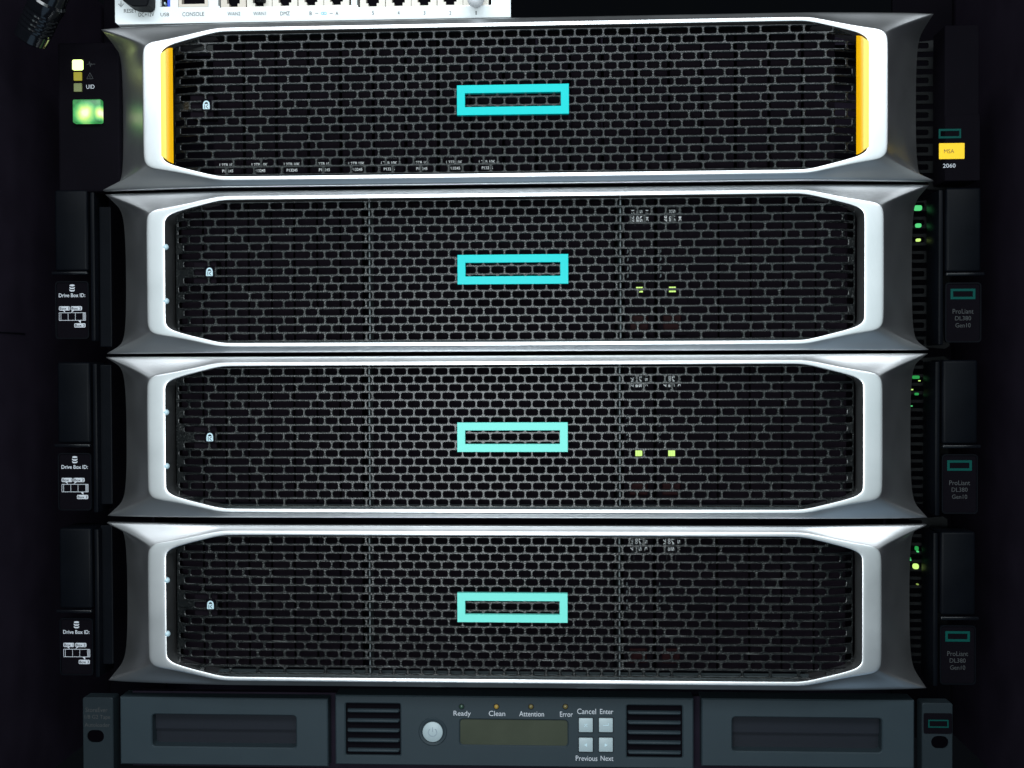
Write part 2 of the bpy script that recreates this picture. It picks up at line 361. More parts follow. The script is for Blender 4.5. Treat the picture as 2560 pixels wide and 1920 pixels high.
# ------------------------------------------------------------------ the silver bezel frame
def frame_mesh():
    # quarter outline, from top centre to the side middle: (x, z) for each ring, ring list of (pts, depth)
    inn = [(0,180),(360,180),(700,180),(722,179.3),(745,176),(775,168.5),(816,158.5),(847,149.5),(858,144.5),(864,140.5),(869,136),(872,130),(873,122),(873,60),(873,0)]
    lip = [(0,190.5),(360,190.5),(700,190.5),(724,190),(748,186.5),(779,179),(820,169.5),(852,160.5),(865,155.5),(874,150),(879.5,143),(883,134),(883.5,122),(883.5,60),(883.5,0)]
    rdg = [(0,192),(360,192),(700,192),(725,191.5),(750,188.5),(782,181.5),(824,172.5),(862,165),(890,160.5),(905,156.5),(914,150),(919.5,141),(922,128),(922,60),(922,0)]
    mid = [(0,198),(360,198),(700,198),(727,197.8),(754,195.5),(790,191.5),(839,186),(884,183),(922,180),(950,178.5),(972,177),(974,158),(979,132),(980,60),(980,0)]
    out = [(0,205),(360,205),(700,205),(729,205),(760,205),(800,205.3),(862,205.6),(915,206),(965,206),(1005,206),(1045,205.5),(1042,189),(1037,172),(1036,70),(1036,0)]
    md = [6.5]*3 + [6.8,7.5,9,11.5,14.5,17,19,24,52,74,76,76]
    od = [11]*3 + [11.5,13,16,21,27,32,36,44,100,142,150,150]
    def off(P, d):        # shrink/grow slightly
        c = []
        for i, (x, z) in enumerate(P):
            a = P[max(i - 1, 0)]; b = P[min(i + 1, len(P) - 1)]
            t = Vector((b[0] - a[0], b[1] - a[1]))
            if i == 0: t = Vector((1, 0))
            if i == len(P) - 1: t = Vector((0, -1))
            t.normalize(); n = Vector((-t.y, t.x)); c.append((x + n.x * d, z + n.y * d))
        c[0] = (0, c[0][1]); c[-1] = (c[-1][0], 0)
        return c
    N = len(inn)
    rings = [(off(inn, 3), [78]*N), (off(inn, 1.2), [6]*N), (off(inn, .2), [1.6]*N), (off(inn, -0.0) if 0 else off(inn, 1.4), [0.2]*N),
             (off(lip, -1.0), [0]*N), (off(rdg, -2.2), [0.6 + .0*i for i in range(N)]), (off(rdg, 0), [1.8]*N), (off(rdg, 1.6), [3.2]*N),
             (mid, md), (off(out, -2.5), [a - 1.5 for a in od]), (out, [a + 1.5 for a in od]), (out, [a + 6 for a in od]), (out, [a + 16 for a in od])]
    bm = bmesh.new(); L = []
    for P, dep in rings:
        q1 = list(zip(P, dep))
        loop = [(x, d, z) for (x, z), d in q1]
        loop += [(x, d, -z) for (x, z), d in reversed(q1[:-1])]
        loop += [(-x, d, -z) for (x, z), d in q1[1:]]
        loop += [(-x, d, z) for (x, z), d in reversed(q1[1:-1])]
        L.append([bm.verts.new(p) for p in loop])
    n = len(L[0])
    for a, b in zip(L, L[1:]):
        for i in range(n): bm.faces.new((a[i], a[(i + 1) % n], b[(i + 1) % n], b[i]))
    cr = bm.edges.layers.float.new('crease_edge'); q = len(inn)
    keys = {10, 2 * (q - 1) - 10, 2 * (q - 1) + 10, 4 * (q - 1) - 10}
    for k in range(6, len(L) - 1):
        for i in keys:
            e = bm.edges.get((L[k][i], L[k + 1][i]))
            if e: e[cr] = 1.0
    me = finish(bm, 'bezel_frame')
    for p in me.polygons: p.use_smooth = True
    me.materials.append(M['silver']); return me

def emblem_bm(w2=138.5, h2=37, iw=118.5, ih=17, y0=0, y1=13):
    def f(bm):
        def rc(a, b): return [(a, b), (-a, b), (-a, -b), (a, -b)]
        L = []
        for lp, y in ((rc(w2, h2), y1), (rc(w2, h2), y0 + .6), (rc(w2 - .6, h2 - .6), y0), (rc(iw + .6, ih + .6), y0), (rc(iw, ih), y0 + .6), (rc(iw, ih), y1)):
            L.append([bm.verts.new((x, y, z)) for x, z in lp])
        for a, b in zip(L, L[1:] + L[:1]):
            for i in range(4): bm.faces.new((a[i], a[(i + 1) % 4], b[(i + 1) % 4], b[i]))
    return f
def lock_icon(root, cx, cz):
    part('lock_pad', M['matt_black'], root, lambda bm: add_prism(bm, rrect(cx - 13, cx + 13, cz - 13, cz + 15, 5), GY - 1.2, GY + .2), key='lock_pad')
    def f(bm):
        add_prism(bm, rrect(cx - 8.6, cx + 8.6, cz - 10, cz + 3, 1.2, 2), GY - 2.2, GY - 1.4)
        n = 12; o = []; i_ = []
        for k in range(n + 1):
            a = math.pi * k / n
            o.append((cx + 8.2 * math.cos(a), cz + 3 + 8.4 * math.sin(a))); i_.append((cx + 4.6 * math.cos(a), cz + 3 + 4.6 * math.sin(a)))
        add_prism(bm, o + i_[::-1], GY - 2.2, GY - 1.4)
    ic = part('lock_symbol', M['white_bump'], root, f, key='lock_symbol')
    def k(bm):
        y0, y1 = GY - 2.5, GY - 2.2
        add_bar(bm, (cx - 4, cz - 8.5), (cx - 4, cz + 1.5), 1.6, y0, y1)
        add_bar(bm, (cx + 5, cz + 1.5), (cx - .5, cz - 3.2), 1.6, y0, y1)
        add_bar(bm, (cx - .5, cz - 3.8), (cx + 5, cz - 8.5), 1.6, y0, y1)
    part('lettering', M['dark_print'], ic, k, key='lock_k')

# ------------------------------------------------------------------ one 2U machine with its bezel
def common(root, O, cz):
    fr = link('bezel_frame', cached('frame', frame_mesh), None, root)
    ss = fr.modifiers.new('soft', 'SUBSURF'); ss.levels = 1; ss.render_levels = 2
    link('grille', cached('grille', grille_mesh), None, root)
    part('emblem', M['teal' if cz > 0 else 'teal_glare'], root, emblem_bm(), key='emblem', loc=Vector((8, 0, 0)) * K)
    lock_icon(root, -763, 0)
    # lock barrel behind the grille
    part('lock_housing', M['drive'], root, lambda bm: (add_box(bm, -808, sx(-1.0), GY + GT + 3, GY + 50, -31, 31, 3), ), key='lock_housing')
    # chassis: open box with dark walls
    def ch(bm):
        add_box(bm, -1000, 1000, 430, 440, -196, 196)
        add_box(bm, -1000, 1000, 250, 430, 192, 200)
        add_box(bm, -1000, 1000, 250, 430, -200, -192)
        add_box(bm, -1004, -996, 250, 430, -192, 192); add_box(bm, 996, 1004, 250, 430, -192, 192)
    part('chassis', M['void'], root, ch, key='chassis')
    part('chassis_lip', M['lip_grey'], root, lambda bm: add_box(bm, -860, 860, 32, 60, -190, -176, 1.5), key='clip')

def comb(s, O, yb):
    """flange beside the bezel with the grille's half-open slots on its inner edge"""
    def f(bm):
        pts = []; zt = 192
        x_in = 1062
        long_, short = 1113, 1096
        pts.append((x_in, zt)); 
        row = []
        for r in range(17):
            zc = (8 - r) * 22.8
            row.append((zc, long_ if r % 2 else short))
        for zc, xe in row:
            pts += [(x_in, zc + 7.4), (xe - 3, zc + 7.4), (xe, zc + 4.4), (xe, zc - 4.4), (xe - 3, zc - 7.4), (x_in, zc - 7.4)]
        pts += [(x_in, -zt), (1150, -zt - 8), (1162, -zt), (1162, zt), (1150, zt + 8)]
        pts = [(s * x, z) for x, z in pts]
        add_prism(bm, pts, yb, yb + 6)
        pass
    return f

def ear(root, O, s, name_key):
    """rack ear: cover block above, ledge, badge block below; s=-1 left, 1 right"""
    e = part('mounting_ear', M['black'], root, lambda bm: (
        add_box(bm, *sorted((s * 1112, s * 1200)), 96, 200, -12, 202, 7, 3),
        add_box(bm, *sorted((s * 1096, s * 1108)), 104, 200, -196, 198, 3, 2)), key='ear%d' % s, smooth=40)
    part('ledge', M['gloss_black'], e, lambda bm: add_box(bm, *sorted((s * 1110, s * 1206)), 88, 104, -22, -13, 3, 3), key='ledge%d' % s, smooth=40)
    def pf(bm):
        a, b = sorted((s * 1112, s * 1202)); add_ringplate(bm, rrect(a, b, -190, -38, 9), rrect(a + 3, b - 3, -187, -41, 7), 101, 112)
    part('badge_rim', M['black'], e, pf, key='rim%d' % s, smooth=40)
    p = part('badge_plate', M['matt_black'], e, lambda bm: add_prism(bm, rrect(*sorted((s * 1113, s * 1201)), -189, -39, 8), 104, 112), key='plate%d' % s)
    return e

def drive(root, xc, z0, z1, wd, Y):
    d = part('drive', M['drive'], root, lambda bm: (add_box(bm, -wd / 2, wd / 2, Y, Y + 60, z0, z1, 2),
             add_box(bm, -wd / 2 + 3, wd / 2 - 3, Y - 5, Y, z0 + 6, z0 + 40, 2)), key=('drive', wd, z0, z1), loc=Vector((xc, 0, 0)) * K)
    return d

SRV = [None]
machines = [  # centres in units: x, z
    ('storage', (-2.2, 703.2)), ('server', (-5.0, 286.4)), ('server', (-7.6, -133.3)), ('server', (-9.5, -561.6))]
labels = ['storage array with yellow inner strips and yellow ear label, topmost silver-framed unit of the stack',
          'rack server with glossy bright cyan emblem and silver frame, directly below the yellow-striped unit',
          'rack server with pale teal emblem and two lime drive lights, second silver unit from bottom',
          'rack server with pale teal emblem, lowest silver-framed unit, directly above the grey tape unit']
DY = 62.0      # depth of the drive faces behind the bezel front

for idx, (kind, (cx, cz)) in enumerate(machines):
    O = Vector((cx, -22 if idx == 0 else 0, cz))      # the top unit stands 5 mm proud
    root = thing('storage_array' if kind == 'storage' else 'rack_server', labels[idx], 'storage array' if kind == 'storage' else 'server', O,
                 None if kind == 'storage' else 'rack servers stacked with identical silver bezels')
    common(root, O, cz)
    part('flange', M['flange'], root, comb(1, O, 238), key='comb')
    part('flange', M['black'], root, lambda bm: add_box(bm, -1098, -1066, 128, 134, -186, 186, 2), key='flange_l')
    def S(px0, py0, px1, py1, Y): return span(px0, py0, px1, py1, Y + O.y, O)
    if kind == 'server':
        # rivets on the inner pillar
        for s in (-1,):
            for z in (64, -73):
                part('rivet', M['white_bump'], root, lambda bm: (add_dome(bm, (0, 0, 0), 8, 1.0), ), key='rivet', smooth=50, loc=Vector((s * 874, 7, z)) * K)
        # interior: bright seams between the three drive boxes
        for x in (-355.5, 277):
            part('box_divider', M['dull_steel'], root, lambda bm: add_box(bm, -2, 2, GY + GT + 3, 200, -184, 184, .8), key='divider', loc=Vector((x, 0, 0)) * K)
        # blank carriers in the left box
        for i in range(8):
            part('drive_blank', M['drive'], root, lambda bm: (add_box(bm, -27.5, 27.5, DY, DY + 40, -172, 180, 1.2), ), key='blank', loc=Vector((-826 + 59.6 * i, 0, 0)) * K)
        part('blank_panel', M['drive'], root, lambda bm: (add_box(bm, -356, 264, DY + 6, DY + 30, -180, 180, 3), add_box(bm, -300, 200, DY, DY + 6, 38, 46, 1)), key='blankpanel')
        for i in range(5):
            part('drive_blank', M['drive'], root, lambda bm: (add_box(bm, -38.5, 38.5, DY, DY + 40, -172, 180, 1.5), ), key='blank2', loc=Vector((486 + 81 * i, 0, 0)) * K)
        # two drives with turned print
        for j, xc in enumerate((327, 410)):
            d = drive(root, xc, -172, 180, 76, DY)
            tt = [('1707', -20, -13), ('300GB', -8, -1), ('SAS', 1, 8), ('15K', 16, 23)]
            zlo, zhi = {1: (122, 153), 2: (123, 154), 3: (134, 172)}[idx]
            for s_, a, b in tt:
                text(s_, M['label_white'], d, a, b, zlo, zhi, DY - .6, bold=.02, turn=90)
            part('label_rule', M['grey_print'], d, lambda bm: (add_box(bm, -11.4, -10.2, DY - .6, DY - .2, 112, 168), add_box(bm, 11, 12.2, DY - .6, DY - .2, 112, 168)), key='rules')
            part('release_latch', M['red'], d, lambda bm: add_box(bm, -24, 22, DY - 7, DY - .5, -152, -114, 3), key='latch')
            if idx in (1, 2):
                zl = -49 if idx == 1 else -45
                hh = 7 if idx == 1 else 9.5
                def lf(bm, hh=hh):
                    for q in (-5.8, 0, 5.8): add_box(bm, q - 2.7, q + 2.7, DY - 3, DY - .5, -hh, hh, .8)
                part('drive_light', M['led_lime'] if idx == 2 else M['led_lime'], d, lf, key=('dl', hh), loc=Vector((0, 0, zl)) * K)
            def gl(bm):
                for z in (42, 22, -2, -20): add_prism(bm, [(-2, z), (2.4, z + 4), (2.4, z + 12), (0, z + 12)], DY - 3, DY - 1)
            part('glint_wedge', M['dull_steel'], d, gl, key='glint_wedges', loc=Vector((-30, 0, 0)) * K)  # steel wedges added to stand for glints on the drive carriers
        # ears
        e = ear(root, O, -1, 'l'); e.location = Vector(({1: -4, 2: 1, 3: 3}[idx], 0, {1: 25, 2: -9, 3: -19}[idx])) * K
        BY = 102.6
        # drum symbol and print, measured on the second machine
        x0 = -1157
        ds = part('drum_symbol', M['white_print'], e, lambda bm: [add_prism(bm, [(x0 + 7 * math.cos(a), z + 2.6 * math.sin(a)) for a in [2 * math.pi * k / 14 for k in range(14)]] if q == 0 else
                   [(x0 - 7, z + 2.5), (x0 - 4, z), (x0 + 4, z), (x0 + 7, z + 2.5), (x0 + 7, z - 1), (x0 + 4, z - 3.5), (x0 - 4, z - 3.5), (x0 - 7, z - 1)], BY, BY + 1) for q, z in enumerate((-49, -55, -61.5))], key='drum')
        text('Drive Box ID:', M['white_print'], e, -1193, -1122, -80, -70, BY, bold=.012)
        for s_, a, b, z0_, z1_ in (('Box 1', -1193, -1164, -115, -104), ('Box 2', -1161, -1131, -115, -104), ('Box 3', -1152, -1122, -160, -149)):
            tg = part('tag', M['white_print'], e, lambda bm: add_prism(bm, rrect(a, b, z0_, z1_, 2.5, 2), BY, BY + .8), key=('tag', s_))
            text(s_, M['dark_print'], tg, a + 2, b - 2, z0_ + 2, z1_ - 2, BY - .5, bold=.01)
        def dg(bm):
            a, b, zt_, zb_ = -1192.5, -1121.5, -121, -141
            for z in (zt_, zb_): add_box(bm, a, b, BY, BY + .8, z - .6, z + .6)
            for x in (a, a + 4.6, a + 24, a + 43.5, b - 6.6, b - 4.4, b - 2.2, b): add_box(bm, x - .5, x + .5, BY, BY + .8, zb_ + .6, zt_ - .6)
            add_prism(bm, [(-1183, -115), (-1178, -115), (-1176, -121)], BY, BY + .8)
            add_prism(bm, [(-1161, -121), (-1152, -115), (-1157, -115)], BY, BY + .8)
            add_prism(bm, [(-1142, -141), (-1134, -141), (-1135, -149)], BY, BY + .8)
        part('bay_diagram', M['white_print'], e, dg, key='diagram')
        e = ear(root, O, 1, 'r'); e.location = Vector(({1: -8, 2: -13, 3: -15}[idx], 0, {1: 4, 2: -13, 3: -22}[idx])) * K
        part('emblem', M['teal_print'], e, emblem_bm(31, 13.5, 24.5, 7, BY, BY + 1), key='small_emblem', loc=Vector((1157, 0, -67)) * K)
        text('ProLiant', M['grey_print'], e, 1131, 1183, -117, -105, BY)
        text('DL380', M['grey_print'], e, 1137, 1177, -134, -123, BY)
        text('Gen10', M['grey_print'], e, 1138, 1176, -152, -141, BY)
        leds = {1: [(2294.7, 520, 20, 13, 'led_green'), (2296, 563.7, 14, 10, 'led_green'), (2296, 600, 11, 7, 'led_lime')],
                2: [(2290, 943, 17, 8, 'led_green_dim'), (2299, 952, 4, 2.5, 'led_lime'), (2279.5, 974, 6, 3, 'led_lime'), (2292, 985, 9, 6, 'led_green_dim'), (2279, 1015, 4, 2.5, 'led_green')],
                3: [(2292, 1371, 8, 10, 'led_green_dim'), (2294.5, 1379, 5, 3.5, 'led_green'), (2272, 1396, 10, 6, 'led_green_dim'), (2276, 1400, 4, 3, 'led_green'), (2289.5, 1416, 14, 13, 'led_lime'), (2294, 1461, 5, 3, 'led_lime_dim')]}[idx]
        for px, py, ww, hh, mn in leds:
            a, b, c, d_ = S(px - ww / 2, py - hh / 2, px + ww / 2, py + hh / 2, 234)
            part('status_light', M[mn], root, lambda bm: add_prism(bm, rrect(a, b, c, d_, min(b - a, d_ - c) * .35, 3), 232, 239))
    else:
        # yellow inner strips
        for s in (-1, 1):
            def yf(bm, s=s):
                prof = [(877, 1.5, 128), (868, 0.2, 133), (858, 1.5, 141), (852, 7, 144), (848, 11, 145), (877, 30, 128)]
                T = [bm.verts.new((s * x, y, z)) for x, y, z in prof]; B = [bm.verts.new((s * x, y, -z)) for x, y, z in prof]
                bm.faces.new(T); bm.faces.new(B[::-1]); n = len(prof)
                for i in range(n): bm.faces.new((T[i], T[(i + 1) % n], B[(i + 1) % n], B[i]))
            ys = part('yellow_strip', M['yellow'], root, yf, smooth=50)
            def ye(bm, s=s):
                prof = [(877.5, .6, 127), (868, -.8, 132.5), (862, -.4, 136.5), (861, 1.2, 137)]
                T = [bm.verts.new((s * x, y, z)) for x, y, z in prof]; B = [bm.verts.new((s * x, y, -z)) for x, y, z in prof]
                for i in range(len(prof) - 1): bm.faces.new((T[i], T[i + 1], B[i + 1], B[i]))
            part('strip_edge', M['pale_yellow'], ys, ye, smooth=50)
        for i in range(19):
            xc = -724 + 83.05 * i
            d = drive(root, xc, -172, 184, 76, DY)
            if i < 9:
                text('1.2TB 10K', M['label_white'], d, -21, 20, -146, -138, DY - 5.6, bold=.01)
                text('P13245', M['label_white'], d, -14, 14, -161, -153.6, DY - 5.6, bold=.01)
        # ears: left with status lamps
        e = part('mounting_ear', M['matt_black'], root, lambda bm: add_box(bm, -1195, -1030, 120, 200, -196, 196, 6), key='ear_msa_l')
        ey = 119.0
        lm = {'led_white': (181, 149.5, 207, 175), 'led_yellow': (184.5, 180.5, 204, 201), 'led_olive': (185, 208.5, 204.5, 229)}
        for mn, q in lm.items():
            a, b, c, d_ = S(*q, ey - 2)
            part('status_light', M[mn], e, lambda bm: add_prism(bm, rrect(a, b, c, d_, 4 if mn == 'led_white' else 1.2, 3), ey - 3, ey + 2))
        a, b, c, d_ = S(182.5, 248.5, 253, 307, ey - 12)
        ln = part('lens', M['lens'], e, lambda bm: add_box(bm, -(b - a) / 2, (b - a) / 2, -14, 14, -(d_ - c) / 2, (d_ - c) / 2, 4, 3), smooth=40, loc=Vector(((a + b) / 2, ey - 2, (c + d_) / 2)) * K)
        a, b, c, d_ = S(217, 153, 238, 168, ey)
        def hb(bm):
            P = [(0, .45), (.25, .5), (.33, 1), (.42, 0), (.5, .7), (.6, .35), (.7, .5), (1, .52)]
            for p, q in zip(P, P[1:]): add_bar(bm, (a + (b - a) * p[0], c + (d_ - c) * p[1]), (a + (b - a) * q[0], c + (d_ - c) * q[1]), 1.1, ey - .8, ey + .5)
        part('pulse_symbol', M['grey_print'], e, hb)
        a2, b2, c2, d2 = S(217, 182, 233, 197, ey)
        def tr(bm):
            P = [(a2, c2), (b2, c2), ((a2 + b2) / 2, d2)]
            for p, q in zip(P, P[1:] + P[:1]): add_bar(bm, p, q, 1.1, ey - .8, ey + .5)
            m_ = (a2 + b2) / 2; add_bar(bm, (m_, c2 + 3), (m_, c2 + 9), 1.1, ey - .8, ey + .5)
        part('warning_symbol', M['grey_print'], e, tr)
        a, b, c, d_ = S(216, 212, 236.5, 222, ey); text('UID', M['white_print'], e, a, b, c, d_, ey - .8)
        e = part('mounting_ear', M['matt_black'], root, lambda bm: (add_box(bm, 1094, 1180, 108, 200, -196, 196, 4), add_box(bm, 1094, 1180, 104, 108, -196, -30, 1.8)), key='ear_msa_r')
        a, b, c, d_ = S(2347, 322, 2403, 346, 103); part('emblem', M['teal_print'], e, emblem_bm((b - a) / 2, (d_ - c) / 2, (b - a) / 2 - 4.5, (d_ - c) / 2 - 5.5, 102.6, 104), loc=Vector(((a + b) / 2, 0, (c + d_) / 2)) * K)
        a, b, c, d_ = S(2347.5, 358, 2411, 397.5, 103); yl = part('yellow_label', M['yellow_label'], e, lambda bm: add_prism(bm, rrect(a, b, c, d_, 1.5, 2), 102.2, 104))
        a, b, c, d_ = S(2360, 373, 2385.5, 383, 102); text('MSA', M['brown_print'], yl, a, b, c, d_, 101.8)
        a, b, c, d_ = S(2357.5, 409, 2389, 419, 103); text('2060', M['white_print'], e, a, b, c, d_, 103.4)

# ------------------------------------------------------------------ tape unit at the bottom
TY = 70.0
tz = at(1295, 1745, TY).z
tu = thing('tape_autoloader', 'grey tape autoloader with small display and four square keys, at the very bottom', 'tape drive', at(1295, 1960, TY))
TO = at(1295, 1960, TY)
def T(px0, py0, px1, py1, Y=TY): return span(px0, py0, px1, py1, Y, TO)
def face_panel(px0, px1, py0, py1, cut, depth, key=None):
    """panel with a rounded rectangular cut-out, and a chamfered lower lip"""
    a, b, c, d = T(px0, py0, px1, py1); h = [T(*q) for q in cut]
    def f(bm):
        # strips around the openings (openings share one height band each, sorted by x)
        xs = sorted(h, key=lambda q: q[0]); x = a
        for (p, q, r, s) in xs:
            m0, m1 = p - 6, q + 6
            if m0 > x: grid(bm, x, m0, c, d)
            # top and bottom strips, then the ring between band box and the rounded opening
            grid(bm, m0, m1, s + 6, d); grid(bm, m0, m1, c, r - 6)
            inn = rrect(p, q, r, s, 8 if q - p > 200 else 4, 3); n = len(inn); bev = rrect(p - 3, q + 3, r - 3, s + 3, 11 if q - p > 200 else 7, 3)
            outer = []
            for kq, (ccx, ccz) in enumerate(((m1, s + 6), (m0, s + 6), (m0, r - 6), (m1, r - 6))):
                pp = bev[kq * 4:(kq + 1) * 4]
                e0 = (ccx, pp[0][1]) if kq in (0, 2) else (pp[0][0], ccz); e1 = (pp[3][0], ccz) if kq in (0, 2) else (ccx, pp[3][1])
                outer += [e0, (ccx, ccz), (ccx, ccz), e1]
            vo = {}
            def V(p_, y):
                k = (round(p_[0], 3), round(p_[1], 3), y)
                if k not in vo: vo[k] = bm.verts.new((p_[0], y, p_[1]))
                return vo[k]
            for i in range(n):
                j = (i + 1) % n; fl = []
                for v in (V(outer[i], 0), V(outer[j], 0), V(bev[j], 0), V(bev[i], 0)):
                    if v not in fl: fl.append(v)
                if len(fl) > 2: bm.faces.new(fl)
                bm.faces.new((V(bev[i], 0), V(bev[j], 0), V(inn[j], 3), V(inn[i], 3)))
                bm.faces.new((V(inn[i], 3), V(inn[j], 3), V(inn[j], depth), V(inn[i], depth)))
            x = m1
        grid(bm, x, b, c, d)
        # rounded outer edges and sides
        e = 3
        for (p0, p1, q0, q1) in (((a, 0, c), (a, 0, d), (a - e, e, c - e), (a - e, e, d + e)), ((b, 0, d), (b, 0, c), (b + e, e, d + e), (b + e, e, c - e)),
                                 ((a, 0, d), (b, 0, d), (a - e, e, d + e), (b + e, e, d + e)), ((b, 0, c), (a, 0, c), (b + e, e, c - e), (a - e, e, c - e))):
            v = [bm.verts.new(t) for t in (p0, p1, q1, q0)]; bm.faces.new(v)
            u = [bm.verts.new(t) for t in (q0, q1, (q1[0], 60, q1[2]), (q0[0], 60, q0[2]))]; bm.faces.new(u)
    return f
def grid(bm, x0, x1, z0, z1):
    if x1 - x0 < .01 or z1 - z0 < .01: return
    bm.faces.new([bm.verts.new((x, 0, z)) for x, z in ((x0, z0), (x1, z0), (x1, z1), (x0, z1))])
BOT = 1911
def merge_part(name, m, parent, fn):
    bm = bmesh.new(); fn(bm); bmesh.ops.remove_doubles(bm, verts=bm.verts, dist=.02); me = finish(bm, name); me.materials.append(m); return link(name, me, m, parent)
pl = merge_part('magazine_door', M['tape_grey'], tu, face_panel(303, 817, 1748, BOT, [(380, 1788, 740, 1868)], 34))
def recess(q, depth):
    a, b, c, d = T(*q)
    def f(bm):
        add_box(bm, a - 4, b + 4, depth, depth + 3, c - 4, d + 4)
        mz = c + (d - c) * .46
        add_prism(bm, [(a, mz), (b, mz), (b, mz - 1), (a, mz - 1)], depth - 9, depth)
        add_box(bm, a, b, depth - 9, depth, mz, d, 1)
    return f
part('handle_recess', M['tape_dark'], pl, recess((380, 1788, 740, 1868), 34))
pr = merge_part('magazine_door', M['tape_grey'], tu, face_panel(1757, 2283, 1752, BOT + 5, [(1831, 1795, 2205, 1880)], 34))
part('handle_recess', M['tape_dark'], pr, recess((1831, 1795, 2205, 1880), 34))
lcdq = (1150, 1800, 1419, 1864)
vq = [(864, 1759, 1001, 1889), (1567, 1764, 1706, 1895)]
pc = merge_part('control_panel', M['tape_grey'], tu, face_panel(841, 1731, 1745, BOT + 3, [vq[0], lcdq, vq[1]], 10))
part('housing', M['void'], tu, lambda bm: (add_box(bm, T(300, 1, 301, 2)[0], T(2290, 1, 2291, 2)[0], 40, 60, T(1295, 1930, 1296, 1940)[2], T(1295, 1748, 1296, 1752)[3])))
for q in vq:
    a, b, c, d = T(*q)
    v = part('vent', M['matt_black'], pc, lambda bm: add_box(bm, a - 3, b + 3, 12, 24, c - 3, d + 3))
    for k in range(5):
        zc = d - (d - c) * (.13 + .19 * k)
        def sl(bm):
            n = 6; prof = [(3 - 4 * math.sin(math.pi * t / n), 4.2 * math.cos(math.pi * t / n)) for t in range(n + 1)]
            A = [bm.verts.new((-(b - a) / 2 + 5 + abs(zz), y, zz)) for y, zz in prof]; B = [bm.verts.new(((b - a) / 2 - 5 - abs(zz), y, zz)) for y, zz in prof]
            for i in range(n): bm.faces.new((A[i], B[i], B[i + 1], A[i + 1]))
            A2 = [bm.verts.new((-(b - a) / 2 + 2, 14, zz)) for y, zz in prof]; B2 = [bm.verts.new(((b - a) / 2 - 2, 14, zz)) for y, zz in prof]
            for i in range(n): bm.faces.new((A[i], A[i + 1], A2[i + 1], A2[i])); bm.faces.new((B[i], B[i + 1], B2[i + 1], B2[i]))
            bm.faces.new((A[0], B[0], B2[0], A2[0])); bm.faces.new((A[-1], B[-1], B2[-1], A2[-1]))
        part('slat', M['tape_grey'], v, sl, key='slat', smooth=60, loc=Vector(((a + b) / 2, 2, zc - 3)) * K)
a, b, c, d = T(*lcdq)
part('display', M['lcd'], pc, lambda bm: add_box(bm, a - 2, b + 2, 5, 12, c - 2, d + 2))
# power button
a, b, c, d = T(1082 - 25, 1829 - 25, 1082 + 25, 1829 + 25); bx, bz = (a + b) / 2, (c + d) / 2; br = (b - a) / 2
def ringf(bm):
    n = 40
    prof = [(br + 11, -.3), (br + 9, -2.6), (br + 4, -2.2), (br + 1.5, -.6), (br + 1.2, .5)]
    L = [[bm.verts.new((bx + r_ * math.cos(t), y, bz + r_ * math.sin(t))) for t in (2 * math.pi * i / n for i in range(n))] for r_, y in prof]
    for A, B in zip(L, L[1:]):
        for i in range(n): bm.faces.new((A[i], A[(i + 1) % n], B[(i + 1) % n], B[i]))
part('button_ring', M['tape_grey'], pc, ringf, smooth=50)
pb = part('power_button', M['button'], pc, lambda bm: (add_cyl(bm, (bx, -.2, bz), (bx, -4, bz), br, br, 40), add_cyl(bm, (bx, -4, bz), (bx, -5.2, bz), br, br - 1.6, 40)), smooth=40)
def pw(bm):
    n = 22
    o, i_ = [], []
    for k in range(n + 1):
        t = R(125) + R(290) * k / n
        o.append((bx + 12 * math.cos(t), bz + 11.5 * math.sin(t))); i_.append((bx + 9.8 * math.cos(t), bz + 9.3 * math.sin(t)))
    add_prism(bm, o + i_[::-1], -5.9, -5.2); add_bar(bm, (bx, bz + 1), (bx, bz + 13), 2, -5.9, -5.2)
part('power_symbol', M['button_mark'], pb, pw)
for px, mn in ((1154, 'led_off_green'), (1241, 'led_off_amber'), (1327.5, 'led_off_brown'), (1413.5, 'led_off_brown')):
    a, b, c, d = T(px - 6.5, 1760, px + 6.5, 1773)
    part('indicator_light', M[mn], pc, lambda bm: add_dome(bm, (0, 0, 0), 6.2, .7), key='indl', smooth=50, loc=Vector(((a + b) / 2, -.3, (c + d) / 2)) * K)
    part('indicator_rim', M['tape_dark'], pc, lambda bm: add_cyl(bm, (0, -.3, 0), (0, -1.0, 0), 7.8, 7.0, 20), key='indr', loc=Vector(((a + b) / 2, 0, (c + d) / 2)) * K)
for s_, x0_, x1_, y0_, y1_ in (('Ready', 1134, 1177, 1777, 1793), ('Clean', 1222, 1263, 1777, 1790), ('Attention', 1298, 1360, 1778, 1791), ('Error', 1400, 1432, 1779, 1792),
                               ('Cancel', 1443, 1490, 1771.5, 1785), ('Enter', 1500, 1533, 1772.5, 1785), ('Previous', 1439.5, 1493.5, 1889, 1902), ('Next', 1501.5, 1533.5, 1889.5, 1902)):
    a, b, c, d = T(x0_, y0_, x1_, y1_); text(s_, M['white_print'], pc, a, b, c, d, -.6)
